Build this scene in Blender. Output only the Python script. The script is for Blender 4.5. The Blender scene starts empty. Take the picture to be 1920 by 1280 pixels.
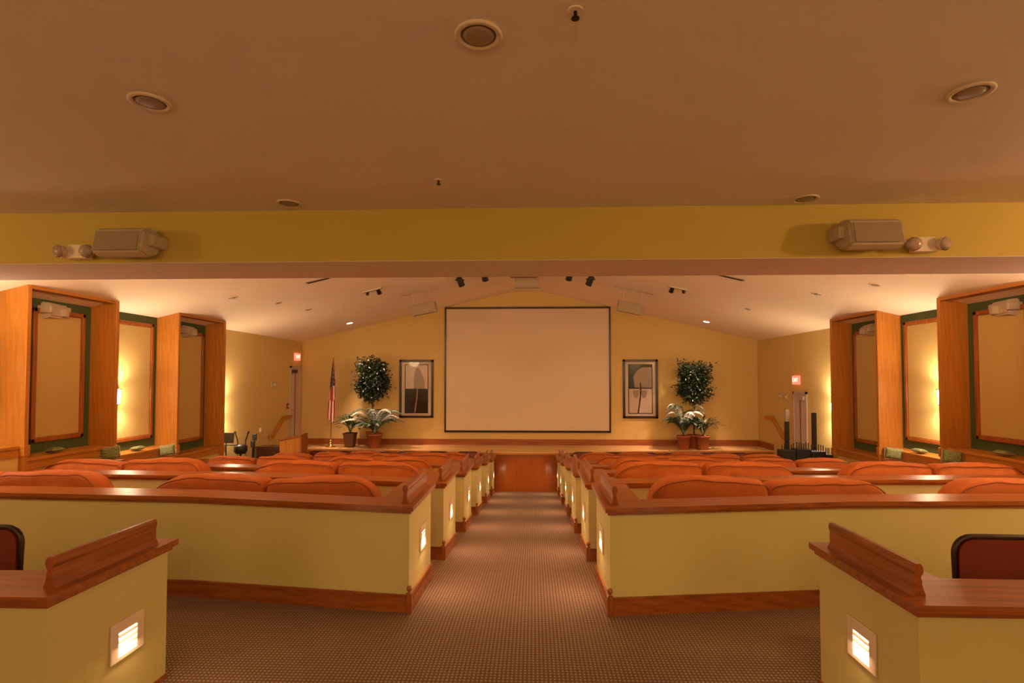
import bpy, bmesh, math, random
from mathutils import Vector, Matrix, noise
from mathutils.geometry import tessellate_polygon
random.seed(7)
SC = bpy.context.scene
COL = SC.collection
PI = math.pi

# ------------------------------------------------------------------ camera
cd = bpy.data.cameras.new('camera'); cam = bpy.data.objects.new('camera', cd); COL.objects.link(cam)
cd.sensor_width = 36; cd.lens = 1000/1920*36
cd.shift_x = -5/1920; cd.shift_y = 40.3/1920
cd.clip_start = 0.05; cd.clip_end = 100
cam.location = (0.19, 0, 1.81)
cam.rotation_euler = (math.radians(90+1.7), 0, math.radians(2.0))
SC.camera = cam
# ------------------------------------------------------------------ world, exposure
w = bpy.data.worlds.new('world'); SC.world = w; w.use_nodes = True
w.node_tree.nodes['Background'].inputs[0].default_value = (1, .6, .3, 1)
w.node_tree.nodes['Background'].inputs[1].default_value = 0.02
SC.view_settings.view_transform = 'Standard'; SC.view_settings.look = 'None'
SC.view_settings.exposure = 1.0; SC.view_settings.gamma = 1; SC.view_settings.use_curve_mapping = False

WARM = (1, .66, .33); WARM2 = (1, .64, .32)
def lamp(kind, name, loc, power, color=WARM, size=.1, target=None, **k):
    d = bpy.data.lights.new(name, kind); d.energy = power; d.color = color
    if kind == 'AREA':
        d.shape = 'DISK'; d.size = size
    elif kind == 'SPOT':
        d.shadow_soft_size = size; d.spot_size = k.get('angle', 1.0); d.spot_blend = k.get('blend', .5)
    else: d.shadow_soft_size = size
    o = bpy.data.objects.new(name, d); COL.objects.link(o); o.location = loc
    if target is not None:
        o.rotation_euler = (Vector(target)-Vector(loc)).to_track_quat('-Z', 'Y').to_euler()
    return o
# unseen fill lights added behind the camera; below them the two side wall lamps
for x in (-3.5, 0, 3.5):
    for y in (-3.0, -2.0):
        lamp('AREA', 'rear_fill_down', (x, y, 3.15), 8, WARM, .7, target=(x, y, 0))
        lamp('AREA', 'rear_fill_up', (x, y-.3, 2.2), 12, WARM, .6, target=(x, y+.2, 3.2))
lamp('POINT', 'wall_lamp', (6.1, 2.05, 2.88), 76, WARM, .07)
lamp('POINT', 'wall_lamp', (-6.1, 2.0, 2.75), 32, WARM, .30)
# wall sconces of the hall (fixtures built further down): side, y, z
SCON = [(-1, 5.35, 1.85), (-1, 8.14, 1.53), (-1, 11.02, 1.20), (1, 5.35, 1.85), (1, 8.26, 1.53), (1, 11.22, 1.20)]
for s, y, z in SCON:
    for dz, tz in ((.17, 1), (-.17, -1)):
        lamp('SPOT', 'sconce_lamp', (s*6.20, y, z+dz), (33 if tz > 0 else 22), (1, .75, .50), .05, target=(s*6.14, y, z+dz+tz), angle=3.0, blend=1)
    lamp('POINT', 'sconce_glow', (s*6.1, y, z), 9, (1, .75, .50), .06)
# added fill lights, out of view behind the beam, washing the hall
for x in (-4.2, -1.4, 1.4, 4.2):
    o = lamp('AREA', 'hall_fill_light', (x, 5.06, 3.02), 45, (1, .62, .33), .3, target=(x*.95, 8, 6.4))
    o.data.shape = 'RECTANGLE'; o.data.size = 2.2; o.data.size_y = .22
# the two lit downlights over the plants
for s in (-1, 1):
    lamp('SPOT', 'downlight_lamp', (s*4.65, 13.85, 3.20), 420, (1, .62, .42), .05, target=(s*4.05, 14.02, 0), angle=1.3, blend=1)
# added stage fill near the ceiling spotlights, which are themselves unlit
for x in (-1.4, -.87, .98, 1.42):
    lamp('SPOT', 'stage_fill_light', (x, 11.72, 3.86), 20, (1, .60, .30), .05, target=(x*1.6, 14.2, .3), angle=1.5, blend=1)

# ------------------------------------------------------------------ materials
def nodes(m):
    m.use_nodes = True; return m.node_tree.nodes, m.node_tree.links, m.node_tree.nodes['Principled BSDF']
def mat(name, col, rough=.6, metal=0, bump=0, bscale=60, emit=None, es=0, var=0, vscale=3, coat=0, trans=0):
    m = bpy.data.materials.new(name); n, l, b = nodes(m)
    b.inputs['Base Color'].default_value = (*col, 1); b.inputs['Roughness'].default_value = rough
    b.inputs['Metallic'].default_value = metal; b.inputs['Coat Weight'].default_value = coat
    b.inputs['Transmission Weight'].default_value = trans
    if emit: b.inputs['Emission Color'].default_value = (*emit, 1); b.inputs['Emission Strength'].default_value = es
    tc = n.new('ShaderNodeTexCoord')
    if var:
        t = n.new('ShaderNodeTexNoise'); t.inputs['Scale'].default_value = vscale; t.inputs['Detail'].default_value = 4
        l.new(tc.outputs['Object'], t.inputs['Vector'])
        r = n.new('ShaderNodeValToRGB'); r.color_ramp.elements[0].position = .3; r.color_ramp.elements[1].position = .7
        r.color_ramp.elements[0].color = (*[c*(1-var) for c in col], 1); r.color_ramp.elements[1].color = (*[min(1, c*(1+var)) for c in col], 1)
        l.new(t.outputs['Fac'], r.inputs[0]); l.new(r.outputs[0], b.inputs['Base Color'])
    if bump:
        t = n.new('ShaderNodeTexNoise'); t.inputs['Scale'].default_value = bscale; t.inputs['Detail'].default_value = 3
        l.new(tc.outputs['Object'], t.inputs['Vector'])
        bp = n.new('ShaderNodeBump'); bp.inputs['Strength'].default_value = bump; bp.inputs['Distance'].default_value = .02
        l.new(t.outputs['Fac'], bp.inputs['Height']); l.new(bp.outputs[0], b.inputs['Normal'])
    return m
def oak(name, c1, c2, axis, rough=.32):
    m = bpy.data.materials.new(name); n, l, b = nodes(m)
    tc = n.new('ShaderNodeTexCoord'); mp = n.new('ShaderNodeMapping'); l.new(tc.outputs['Object'], mp.inputs[0])
    s = [16, 16, 16]; s[axis] = 1.1; mp.inputs['Scale'].default_value = s
    t = n.new('ShaderNodeTexNoise'); t.inputs['Scale'].default_value = 1.6; t.inputs['Detail'].default_value = 7; t.inputs['Roughness'].default_value = .62; t.inputs['Distortion'].default_value = .9
    l.new(mp.outputs[0], t.inputs['Vector'])
    w_ = n.new('ShaderNodeTexWave'); w_.bands_direction = 'DIAGONAL'; w_.inputs['Scale'].default_value = .55; w_.inputs['Distortion'].default_value = 5; w_.inputs['Detail'].default_value = 3; w_.inputs['Detail Scale'].default_value = 1.5
    l.new(mp.outputs[0], w_.inputs['Vector'])
    mx = n.new('ShaderNodeMath'); mx.operation = 'MULTIPLY_ADD'; mx.inputs[1].default_value = .12
    l.new(w_.outputs['Fac'], mx.inputs[0]); l.new(t.outputs['Fac'], mx.inputs[2])
    r = n.new('ShaderNodeValToRGB'); r.color_ramp.elements[0].position = .32; r.color_ramp.elements[1].position = .78
    r.color_ramp.elements[0].color = (*c1, 1); r.color_ramp.elements[1].color = (*c2, 1)
    l.new(mx.outputs[0], r.inputs[0]); l.new(r.outputs[0], b.inputs['Base Color'])
    b.inputs['Roughness'].default_value = rough
    bp = n.new('ShaderNodeBump'); bp.inputs['Strength'].default_value = .12; bp.inputs['Distance'].default_value = .01
    l.new(t.outputs['Fac'], bp.inputs['Height']); l.new(bp.outputs[0], b.inputs['Normal'])
    return m
D1, D2 = (.20, .050, .009), (.40, .125, .026)
L1, L2 = (.37, .135, .018), (.50, .205, .034)
OAKX = oak('oak_rail_x', D2, D1, 0); OAKY = oak('oak_rail_y', D2, D1, 1); OAKZ = oak('oak_rail_z', D2, D1, 2)
FINZ = oak('oak_veneer_z', L2, L1, 2, .38); FINY = oak('oak_veneer_y', L2, L1, 1, .38); FINX = oak('oak_veneer_x', L2, L1, 0, .38)
M = dict(
    cream=mat('cream_paint', (.62, .45, .17), .75, bump=.08, bscale=140),
    halfwall=mat('half_wall_paint', (.60, .53, .23), .55, bump=.05, bscale=120),
    beam=mat('beam_paint', (.54, .41, .09), .75, bump=.05, bscale=120),
    ceil=mat('ceiling_texture', (.76, .69, .64), .85, bump=.30, bscale=7),
    vault=mat('vault_texture', (.88, .74, .57), .85, bump=.15, bscale=9),
    green=mat('green_paint', (.055, .085, .028), .7),
    fabric=mat('panel_fabric', (.50, .35, .12), .9, bump=.1, bscale=300),
    sofa=mat('rust_upholstery', (.44, .102, .009), .75, bump=.22, bscale=45, var=.12, vscale=6),
    piping=mat('rust_piping', (.25, .05, .008), .7),
    burg=mat('burgundy_vinyl', (.17, .022, .011), .45),
    frame=mat('dark_frame', (.035, .012, .008), .35),
    black=mat('black_plastic', (.012, .010, .010), .45),
    blackmetal=mat('black_metal', (.02, .018, .018), .35, metal=.6),
    white=mat('warm_white_plastic', (.50, .41, .30), .5),
    grille=mat('speaker_grille', (.33, .25, .17), .7, bump=.1, bscale=400),
    screen=mat('screen_cloth', (.66, .54, .42), .85),
    plate=mat('almond_plate', (.80, .66, .55), .35),
    glow=mat('lamp_glass', (1, .9, .75), .4, emit=(1, .80, .52), es=9),
    steplens=mat('step_lens', (1, .9, .75), .4, emit=(1, .78, .50), es=7),
    downglow=mat('downlight_glass', (1, .9, .8), .4, emit=(1, .85, .72), es=16),
    brass=mat('polished_brass', (.80, .55, .20), .2, metal=1),
    silver=mat('satin_silver', (.75, .68, .60), .25, metal=1),
    red=mat('exit_red', (.9, .10, .06), .4, emit=(1, .16, .10), es=.9),
    redtxt=mat('exit_letters', (1, .7, .55), .4, emit=(1, .55, .40), es=1.2),
    door=mat('door_paint', (.50, .38, .32), .5),
    terra=mat('terracotta', (.42, .12, .04), .7, var=.15),
    wicker=mat('woven_brown', (.16, .07, .03), .8, bump=.5, bscale=70),
    soil=mat('soil', (.03, .02, .01), .95),
    leaf=mat('ficus_leaf', (.012, .024, .009), .30, var=.4, vscale=5),
    leaf2=mat('fern_leaf', (.035, .075, .025), .42, var=.3, vscale=6),
    silverleaf=mat('silver_leaf', (.62, .66, .60), .45, var=.1),
    bark=mat('bark', (.12, .06, .03), .9, bump=.5, bscale=60),
    flagred=mat('flag_red', (.50, .035, .02), .7), flagwhite=mat('flag_white', (.75, .65, .55), .7), flagblue=mat('flag_blue', (.02, .025, .08), .7),
    mat_card=mat('mat_card', (.72, .60, .50), .6), artdark=mat('print_dark', (.012, .006, .005), .22), artpale=mat('print_pale', (.70, .56, .48), .25),
    artgrey=mat('print_grey', (.40, .31, .25), .25), artmid=mat('print_mid', (.16, .11, .08), .25),
    pframe=mat('black_frame', (.022, .013, .008), .3),
    piano=mat('dark_mahogany', (.06, .015, .008), .25, coat=.5),
    pillow=mat('sage_pillow', (.17, .18, .07), .8, var=.45, vscale=30), pillowedge=mat('pale_trim', (.40, .38, .26), .7),
    ring=mat('downlight_trim', (.66, .54, .40), .5),
    glass=mat('clear_plastic', (.75, .60, .52), .12, trans=.5),
)
def carpet():
    m = bpy.data.materials.new('patterned_carpet'); n, l, b = nodes(m)
    tc = n.new('ShaderNodeTexCoord'); sp = n.new('ShaderNodeSeparateXYZ'); l.new(tc.outputs['Object'], sp.inputs[0])
    outs = []
    for ax, per in (('X', .026), ('Y', .030)):
        a = n.new('ShaderNodeMath'); a.operation = 'MULTIPLY'; a.inputs[1].default_value = 2*PI/per; l.new(sp.outputs[ax], a.inputs[0])
        c = n.new('ShaderNodeMath'); c.operation = 'SINE'; l.new(a.outputs[0], c.inputs[0])
        d = n.new('ShaderNodeMath'); d.operation = 'MULTIPLY_ADD'; d.inputs[1].default_value = .5; d.inputs[2].default_value = .5; l.new(c.outputs[0], d.inputs[0]); outs.append(d)
    mu = n.new('ShaderNodeMath'); mu.operation = 'MULTIPLY'; l.new(outs[0].outputs[0], mu.inputs[0]); l.new(outs[1].outputs[0], mu.inputs[1])
    r = n.new('ShaderNodeValToRGB'); r.color_ramp.elements[0].position = .22; r.color_ramp.elements[1].position = .62
    r.color_ramp.elements[0].color = (.135, .078, .045, 1); r.color_ramp.elements[1].color = (.37, .23, .145, 1)
    l.new(mu.outputs[0], r.inputs[0]); l.new(r.outputs[0], b.inputs['Base Color']); b.inputs['Roughness'].default_value = .95
    bp = n.new('ShaderNodeBump'); bp.inputs['Strength'].default_value = .3; bp.inputs['Distance'].default_value = .004
    l.new(mu.outputs[0], bp.inputs['Height']); l.new(bp.outputs[0], b.inputs['Normal'])
    return m
M['carpet'] = carpet()

# ------------------------------------------------------------------ helpers
def props(o, label=None, cat=None, group=None, kind=None):
    if label: o['label'] = label
    if cat: o['category'] = cat
    if group: o['group'] = group
    if kind: o['kind'] = kind
    return o
def empty(name, loc, rz=0, label=None, cat=None, group=None):
    o = bpy.data.objects.new(name, None); COL.objects.link(o); o.location = loc; o.rotation_euler = (0, 0, rz)
    o.empty_display_size = .1
    return props(o, label, cat, group)
def obj(name, bm, m, parent=None, smooth=False, loc=None):
    bmesh.ops.recalc_face_normals(bm, faces=bm.faces[:])
    me = bpy.data.meshes.new(name); bm.to_mesh(me); bm.free()
    for mm in (m if isinstance(m, (list, tuple)) else [m]): me.materials.append(mm)
    if smooth:
        for p in me.polygons: p.use_smooth = True
    o = bpy.data.objects.new(name, me); COL.objects.link(o)
    if parent is not None: o.parent = parent
    if loc: o.location = loc
    return o
def struct(name, bm, m, parent=None, **k):
    o = obj(name, bm, m, parent, **k)
    if parent is None: o['kind'] = 'structure'
    return o
def B(): return bmesh.new()
def box(bm, x0, x1, y0, y1, z0, z1, bev=0, seg=2, mi=0, mtx=None):
    vs = [bm.verts.new((x, y, z)) for x in (x0, x1) for y in (y0, y1) for z in (z0, z1)]
    fs = [bm.faces.new([vs[i] for i in f]) for f in ((0, 1, 3, 2), (4, 6, 7, 5), (0, 4, 5, 1), (2, 3, 7, 6), (0, 2, 6, 4), (1, 5, 7, 3))]
    for f in fs: f.material_index = mi
    if bev:
        es = list({e for f in fs for e in f.edges})
        r = bmesh.ops.bevel(bm, geom=es, offset=bev, segments=seg, affect='EDGES', profile=.5)
        vs = list({v for f in r['faces'] for v in f.verts} | {v for v in vs if v.is_valid})
        for f in {f for v in vs for f in v.link_faces}: f.material_index = mi
    if mtx is not None: bmesh.ops.transform(bm, matrix=mtx, verts=[v for v in vs if v.is_valid])
    return vs
def prism(bm, pts, z0, z1, mi=0):
    """footprint pts [(x,y)] extruded; z0,z1 numbers or functions of (x,y)"""
    f0 = z0 if callable(z0) else (lambda x, y: z0); f1 = z1 if callable(z1) else (lambda x, y: z1)
    a = [bm.verts.new((x, y, f0(x, y))) for x, y in pts]; b = [bm.verts.new((x, y, f1(x, y))) for x, y in pts]
    n = len(pts); fs = [bm.faces.new([a[i], a[(i+1) % n], b[(i+1) % n], b[i]]) for i in range(n)]
    for tri in tessellate_polygon([[Vector((x, y, 0)) for x, y in pts]]):
        bm.faces.new([a[i] for i in tri]); bm.faces.new([b[i] for i in tri])
    return a+b
def extrude(bm, pts3, d, mi=0):
    """polygon of 3D points extruded by the vector d"""
    d = Vector(d); a = [bm.verts.new(p) for p in pts3]; b = [bm.verts.new(Vector(p)+d) for p in pts3]; n = len(a)
    fs = [bm.faces.new([a[i], a[(i+1) % n], b[(i+1) % n], b[i]]) for i in range(n)]
    fs += [bm.faces.new(a[::-1]), bm.faces.new(b)]
    for f in fs: f.material_index = mi
    return a+b
def cyl(bm, p0, p1, r0, r1=None, n=12, mi=0, cap=True):
    r1 = r0 if r1 is None else r1; p0 = Vector(p0); p1 = Vector(p1); q = (p1-p0).to_track_quat('Z', 'Y')
    A = []; Bv = []
    for i in range(n):
        c = Vector((math.cos(2*PI*i/n), math.sin(2*PI*i/n), 0))
        A.append(bm.verts.new(p0+q@(c*r0))); Bv.append(bm.verts.new(p1+q@(c*r1)))
    fs = [bm.faces.new([A[i], A[(i+1) % n], Bv[(i+1) % n], Bv[i]]) for i in range(n)]
    if cap: fs += [bm.faces.new(A[::-1]), bm.faces.new(Bv)]
    for f in fs: f.material_index = mi
    return A+Bv
def lathe(bm, prof, n=20, c=(0, 0, 0), mi=0):
    rings = []
    for r, z in prof: rings.append([bm.verts.new((c[0]+r*math.cos(2*PI*i/n), c[1]+r*math.sin(2*PI*i/n), c[2]+z)) for i in range(n)])
    for a, b in zip(rings, rings[1:]):
        for i in range(n):
            f = bm.faces.new([a[i], a[(i+1) % n], b[(i+1) % n], b[i]]); f.material_index = mi
    for rr in (rings[0][::-1], rings[-1]):
        try: bm.faces.new(rr).material_index = mi
        except Exception: pass
def tube(bm, pts, r, n=8, mi=0):
    pts = [Vector(p) for p in pts]; rings = []
    for i, p in enumerate(pts):
        t = (pts[min(i+1, len(pts)-1)]-pts[max(i-1, 0)]).normalized(); q = t.to_track_quat('Z', 'Y')
        rr = r[i] if isinstance(r, (list, tuple)) else r
        rings.append([bm.verts.new(p+q@Vector((rr*math.cos(2*PI*k/n), rr*math.sin(2*PI*k/n), 0))) for k in range(n)])
    for a, b in zip(rings, rings[1:]):
        for k in range(n): bm.faces.new([a[k], a[(k+1) % n], b[(k+1) % n], b[k]]).material_index = mi
    bm.faces.new(rings[0][::-1]).material_index = mi; bm.faces.new(rings[-1]).material_index = mi
def offset(pts, d):
    """miter offset of a closed footprint, outwards for counter-clockwise order"""
    A = sum(p[0]*q[1]-q[0]*p[1] for p, q in zip(pts, pts[1:]+pts[:1])); s = 1 if A > 0 else -1
    out = []; n = len(pts)
    for i in range(n):
        p0, p, p1 = Vector(pts[i-1]), Vector(pts[i]), Vector(pts[(i+1) % n])
        a = (p-p0).normalized(); b = (p1-p).normalized(); na = Vector((a.y, -a.x))*s; nb = Vector((b.y, -b.x))*s
        m = (na+nb); m = m/(m.dot(na)) if m.length > 1e-6 else na
        out.append(tuple(p+m*d))
    return out
def copytree(o, parent=None):
    c = o.copy(); COL.objects.link(c)
    if parent is not None: c.parent = parent
    for ch in list(o.children): copytree(ch, c)
    return c
def mir(pts, s): return [(x*s, y) for x, y in pts]

FP = [(-9, 0), (4.1, 0), (5.1, -.065), (5.77, -.135), (7.48, -.325), (9.16, -.515), (10.92, -.725), (12.49, -.90), (13.6, -1.04), (15.2, -1.04)]
def fz(y):
    for (a, za), (b, zb) in zip(FP, FP[1:]):
        if y <= b: return za+(zb-za)*(y-a)/(b-a)
    return FP[-1][1]
WX = 6.4; EAVE = 2.87; RX = .45; RZ = 4.27
def vz(x): return RZ if abs(x) < RX else EAVE+(WX-abs(x))*(RZ-EAVE)/(WX-RX)

# ------------------------------------------------------------------ the setting
bm = B()
ys = [-4]+[p[0] for p in FP[1:]]
ra = [bm.verts.new((-WX-.1, y, fz(y))) for y in ys]; rb = [bm.verts.new((WX+.1, y, fz(y))) for y in ys]
for i in range(len(ys)-1): bm.faces.new([ra[i], rb[i], rb[i+1], ra[i+1]])
struct('floor', bm, M['carpet'])
bm = B(); box(bm, -WX, WX, -4, 4.3, 3.2, 3.35)
struct('ceiling', bm, M['ceil'])
bm = B()
P = [(-WX, EAVE), (-RX, RZ), (RX, RZ), (WX, EAVE), (WX, EAVE+.12), (RX, RZ+.12), (-RX, RZ+.12), (-WX, EAVE+.12)]
extrude(bm, [(x, 5.0, z) for x, z in P], (0, 10.1, 0))
struct('ceiling', bm, M['vault'])
bm = B(); box(bm, -WX, WX, 4.30, 5.0, 2.775, 4.5); box(bm, -WX, WX, 4.302, 4.998, 2.771, 2.78, mi=1)
struct('ceiling', bm, [M['beam'], M['ceil']])
for s, nm in ((-1, 'wall_left'), (1, 'wall_right')):
    bm = B(); box(bm, *sorted((s*WX, s*(WX+.15))), -4, 15.1, -1.2, 3.3)
    struct(nm, bm, M['cream'])
bm = B(); extrude(bm, [(-WX, 15, -1.2), (WX, 15, -1.2), (WX, 15, EAVE), (RX, 15, RZ), (-RX, 15, RZ), (-WX, 15, EAVE)], (0, .15, 0))
struct('wall_back', bm, M['cream'])
bm = B(); box(bm, -WX, WX, -4.15, -4, 0, 3.3); struct('wall_rear', bm, M['cream'])
# stage
ST = -.04
SP = [(-WX, 14.1), (-4.2, 14.06), (-3.2, 13.90), (-2.1, 13.74), (-1.0, 13.58), (-.5, 13.52), (.5, 13.52), (1.0, 13.58), (2.1, 13.74), (3.2, 13.90), (4.2, 14.06), (WX, 14.1), (WX, 15), (-WX, 15)]
bm = B(); prism(bm, SP, -1.2, ST-.05)
stg = struct('stage', bm, oak('stage_oak', (.34, .09, .010), (.26, .06, .006), 2, .3)); props(stg, 'low oak-panelled stage across the front of the hall', 'stage')
bm = B(); NP = [(x, y-(.03 if y < 14.9 else 0)) for x, y in SP]; prism(bm, NP, ST-.05, ST)
obj('stage_top', bm, mat('stage_boards', (.66, .42, .20), .35, var=.08), stg)
bm = B(); FR = [p for p in NP if p[1] < 14.9]
prism(bm, [(x, y-.012) for x, y in FR]+[(x, y+.01) for x, y in FR[::-1]], ST-.065, ST-.02)
obj('nosing', bm, FINX, stg)
bm = B(); box(bm, -WX, WX, 14.97, 15, ST, ST+.16); struct('baseboard_back', bm, OAKX)
for s, nm in ((-1, 'baseboard_left'), (1, 'baseboard_right')):
    bm = B(); box(bm, *sorted((s*WX, s*(WX-.03))), 14.06, 14.97, ST, ST+.16); struct(nm, bm, OAKY)
    # steps down from the stage along the wall
    t = empty('stage_steps', (s*5.95, 13.55, fz(13.1)), 0, '%s oak steps going up to the stage along the %s wall' % (('brown', 'left') if s < 0 else ('brown', 'right')), 'steps')
    for k in range(4):
        bm = B(); y0 = 13.06+k*.255-13.55; box(bm, -.42, .42, y0, 14.07-13.55, .0+k*.2-.1, .2+k*.2-.001*k)
        obj('step', bm, FINX, t)

# ------------------------------------------------------------------ bays along the side walls
FINS = [4.99, 6.29, 7.68, 9.07, 10.45]
for s in (-1, 1):
    side = 'left' if s < 0 else 'right'; oy = 0 if s < 0 else .12
    F = [FINS[0]]+[f+oy for f in FINS[1:]]
    LZ = [1.0, .83, .66, .475]
    ords = ['nearest', 'second', 'third', 'farthest']
    for i, f in enumerate(F[1:]):
        z0 = LZ[i]-.0
        bm = B(); box(bm, *sorted((s*5.99, s*WX)), f, f+.055, fz(f)-.1, vz(6.0)+.02, bev=.004)
        o = struct('pilaster', bm, FINZ)
        props(o, '%s tall golden oak pilaster standing out from the %s wall' % (ords[i], side), 'pilaster')
        bm = B(); box(bm, *sorted((s*5.975, s*WX)), f-.012, f+.067, LZ[i]-.13, LZ[i]+.0, bev=.004); obj('base_block', bm, FINX, o)
    PY = [(5.25, 6.05), (6.75+oy*.8, 7.56+oy), (8.14+oy, 8.97+oy), (9.58+oy, 10.37+oy)]
    for i in range(4):
        y0, y1 = F[i]+(.055 if i else .02), F[i+1]; z = LZ[i]
        bm = B(); box(bm, *sorted((s*(WX-.02), s*WX)), y0, y1, z, vz(WX)+.02); struct('trim_%d' % (i+1+(0 if s < 0 else 4)), bm, M['green'])
        bm = B(); box(bm, *sorted((s*6.06, s*WX)), y0, y1, fz(y1)-.1, z-.10); struct('wall_%s' % side, bm, M['cream'])
        bm = B(); box(bm, *sorted((s*6.03, s*WX)), y0, y1, z-.04, z, bev=.006); box(bm, *sorted((s*6.045, s*WX)), y0, y1, z-.14, z-.04)
        o = struct('ledge', bm, FINY); props(o, '%s oak ledge between the pilasters of the %s wall' % (ords[i], side), 'ledge')
        if i in (1, 3):
            bm = B(); box(bm, *sorted((s*5.995, s*WX)), y0, y1, 2.925, vz(6.0)+.03); struct('ceiling', bm, FINY)
        a, b = PY[i]; pz0, pz1 = z+.14, 2.75 if i < 3 else 2.71
        t = empty('framed_wall_panel', (s*(WX-.02), (a+b)/2, pz0), 0, '%s oak-framed beige fabric panel on the %s wall%s' % (ords[i], side, ', lit by a wall lamp' if i == 2 else ''), 'wall panel')
        bm = B(); lx = -s*.001; h = pz1-pz0; hw = (b-a)/2
        box(bm, *sorted((0, -s*.012)), -hw+.03, hw-.03, .03, h-.03); obj('fabric', bm, M['fabric'], t)
        bm = B()
        for (ya, yb, za, zb) in ((-hw, hw, 0, .055), (-hw, hw, h-.055, h), (-hw, -hw+.055, .0, h), (hw-.055, hw, .0, h)):
            box(bm, *sorted((0, -s*.03)), ya, yb, za, zb, bev=.008)
        for (ya, yb, za, zb) in ((-hw+.05, hw-.05, .05, .068), (-hw+.05, hw-.05, h-.068, h-.05), (-hw+.05, -hw+.068, .05, h-.05), (hw-.068, hw-.05, .05, h-.05)):
            box(bm, *sorted((0, -s*.018)), ya, yb, za, zb)
        obj('frame', bm, OAKZ, t)

# ------------------------------------------------------------------ sconces
def sconce_bm():
    bm = B(); n = 14; a = []; b = []
    for i in range(n+1):
        t = -PI/2+PI*i/n; a.append((.075*math.cos(t), .075*math.sin(t))); b.append((.085*math.cos(t), .085*math.sin(t)))
    return a, b
def tp(vs):
    for v in vs: k = .78+.22*(v.co.z+.11)/.22; v.co.x = .012+(v.co.x-.012)*k; v.co.y *= k
for s, y, z in SCON:
    side = 'left' if s < 0 else 'right'
    where = {5.35: 'in the bay nearest the beam', 8.14: 'in the middle bay between two pilasters', 8.26: 'in the middle bay between two pilasters', 11.02: 'just past the last pilaster', 11.22: 'just past the last pilaster'}[y]
    wx = WX-(.02+.012 if y < 10 else 0)
    t = empty('wall_sconce', (s*wx, y, z), 0 if s < 0 else PI, 'glowing half-round wall lamp on the %s wall %s' % (side, where), 'wall lamp')
    bm = B(); box(bm, 0, .012, -.05, .05, -.10, .10, bev=.003); obj('back_plate', bm, M['silver'], t)
    bm = B(); a, b = sconce_bm(); pr = [(x+.012, yy) for x, yy in a]
    vs = prism(bm, pr, -.11, .11); tp(vs); obj('shade', bm, M['glow'], t, smooth=False)
    for zz in (-.125, .11):
        bm = B(); vs = prism(bm, [(x+.012, yy) for x, yy in b], zz, zz+.015); tp(vs); obj('trim_ring', bm, M['silver'], t)

# ------------------------------------------------------------------ half walls
def loop(n, s): return n
def half_wall(s, x0, y0, offs, length, label, xe=6.02, thick=.2, near=False):
    z = fz(y0)
    foot = [(x0, y0)]+[(x, y0+o) for x, o in offs]+[(x, y0+o+thick) for x, o in offs[::-1]]+[(x0+thick+.04, y0+thick+.03), (x0+thick+.04, y0+length), (x0, y0+length)]
    foot = [(min(x, xe), y) for x, y in foot]
    t = empty('half_wall', (s*x0, y0, z), 0, label, 'half wall')
    def loc(pts): return [(s*x-s*x0, y-y0) for x, y in pts]
    bm = B(); prism(bm, loc(foot), lambda x, y: fz(y+y0)-.08-z, .775); obj('panel', bm, M['halfwall'], t)
    bm = B(); prism(bm, loc(offset(foot, .018)), .765, .79)
    c1 = prism(bm, loc(offset(foot, .04)), .79, .825)
    obj('cap', bm, OAKX, t)
    if near:
        bm = B(); prism(bm, loc(offset(foot, .008)), -.02, .03); obj('base_strip', bm, OAKX, t)
        return end_board(t, s, length)
    bm = B()
    prism(bm, loc(offset(foot, .016)), lambda x, y: fz(y+y0)-.05-z, lambda x, y: fz(y+y0)+.085-z)
    prism(bm, loc(offset(foot, .010)), lambda x, y: fz(y+y0)+.085-z, lambda x, y: fz(y+y0)+.125-z)
    prism(bm, loc(offset(foot, .018)), lambda x, y: fz(y+y0)+.122-z, lambda x, y: fz(y+y0)+.138-z)
    obj('baseboard', bm, OAKX, t)
    # plinth with a turned finial at the near corner
    bm = B(); cx, cy = -s*.004, -.004
    box(bm, cx-.022, cx+.022, cy-.022, cy+.022, -.03, .150)
    lathe(bm, [(.006, .15), (.014, .155), (.010, .163), (.019, .175), (.022, .188), (.018, .20), (.006, .208)], 12, (cx, cy, 0)); obj('corner_post', bm, OAKZ, t)
    return end_board(t, s, length)
def end_board(t, s, length):
    # moulded upright board on the cap along the aisle
    bm = B(); prof = [(-.030, 0), (.030, 0), (.030, .012), (.022, .03), (.016, .055), (.018, .065), (.012, .078), (.013, .09), (.021, .10), (.024, .115), (.021, .132), (.010, .146), (-.010, .146), (-.019, .135), (-.019, .11), (-.014, .095), (-.014, .03), (-.024, .012)]
    cx = s*.045
    extrude(bm, [(cx+s*a, .06, .825+b) for a, b in prof], (0, length-.12, 0)); obj('end_board', bm, OAKY, t)
    return t
OFF = [(2.7, .29), (4.4, .38), (6.02, .45)]
OFFS5 = [(2.7, .29), (4.4, .38), (5.0, .42)]
ROWS = [4.17, 5.77, 7.48, 9.16, 10.92, 12.47]
RO = ['nearest', 'second', 'third', 'fourth', 'fifth', 'farthest']
step_proto = None
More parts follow.
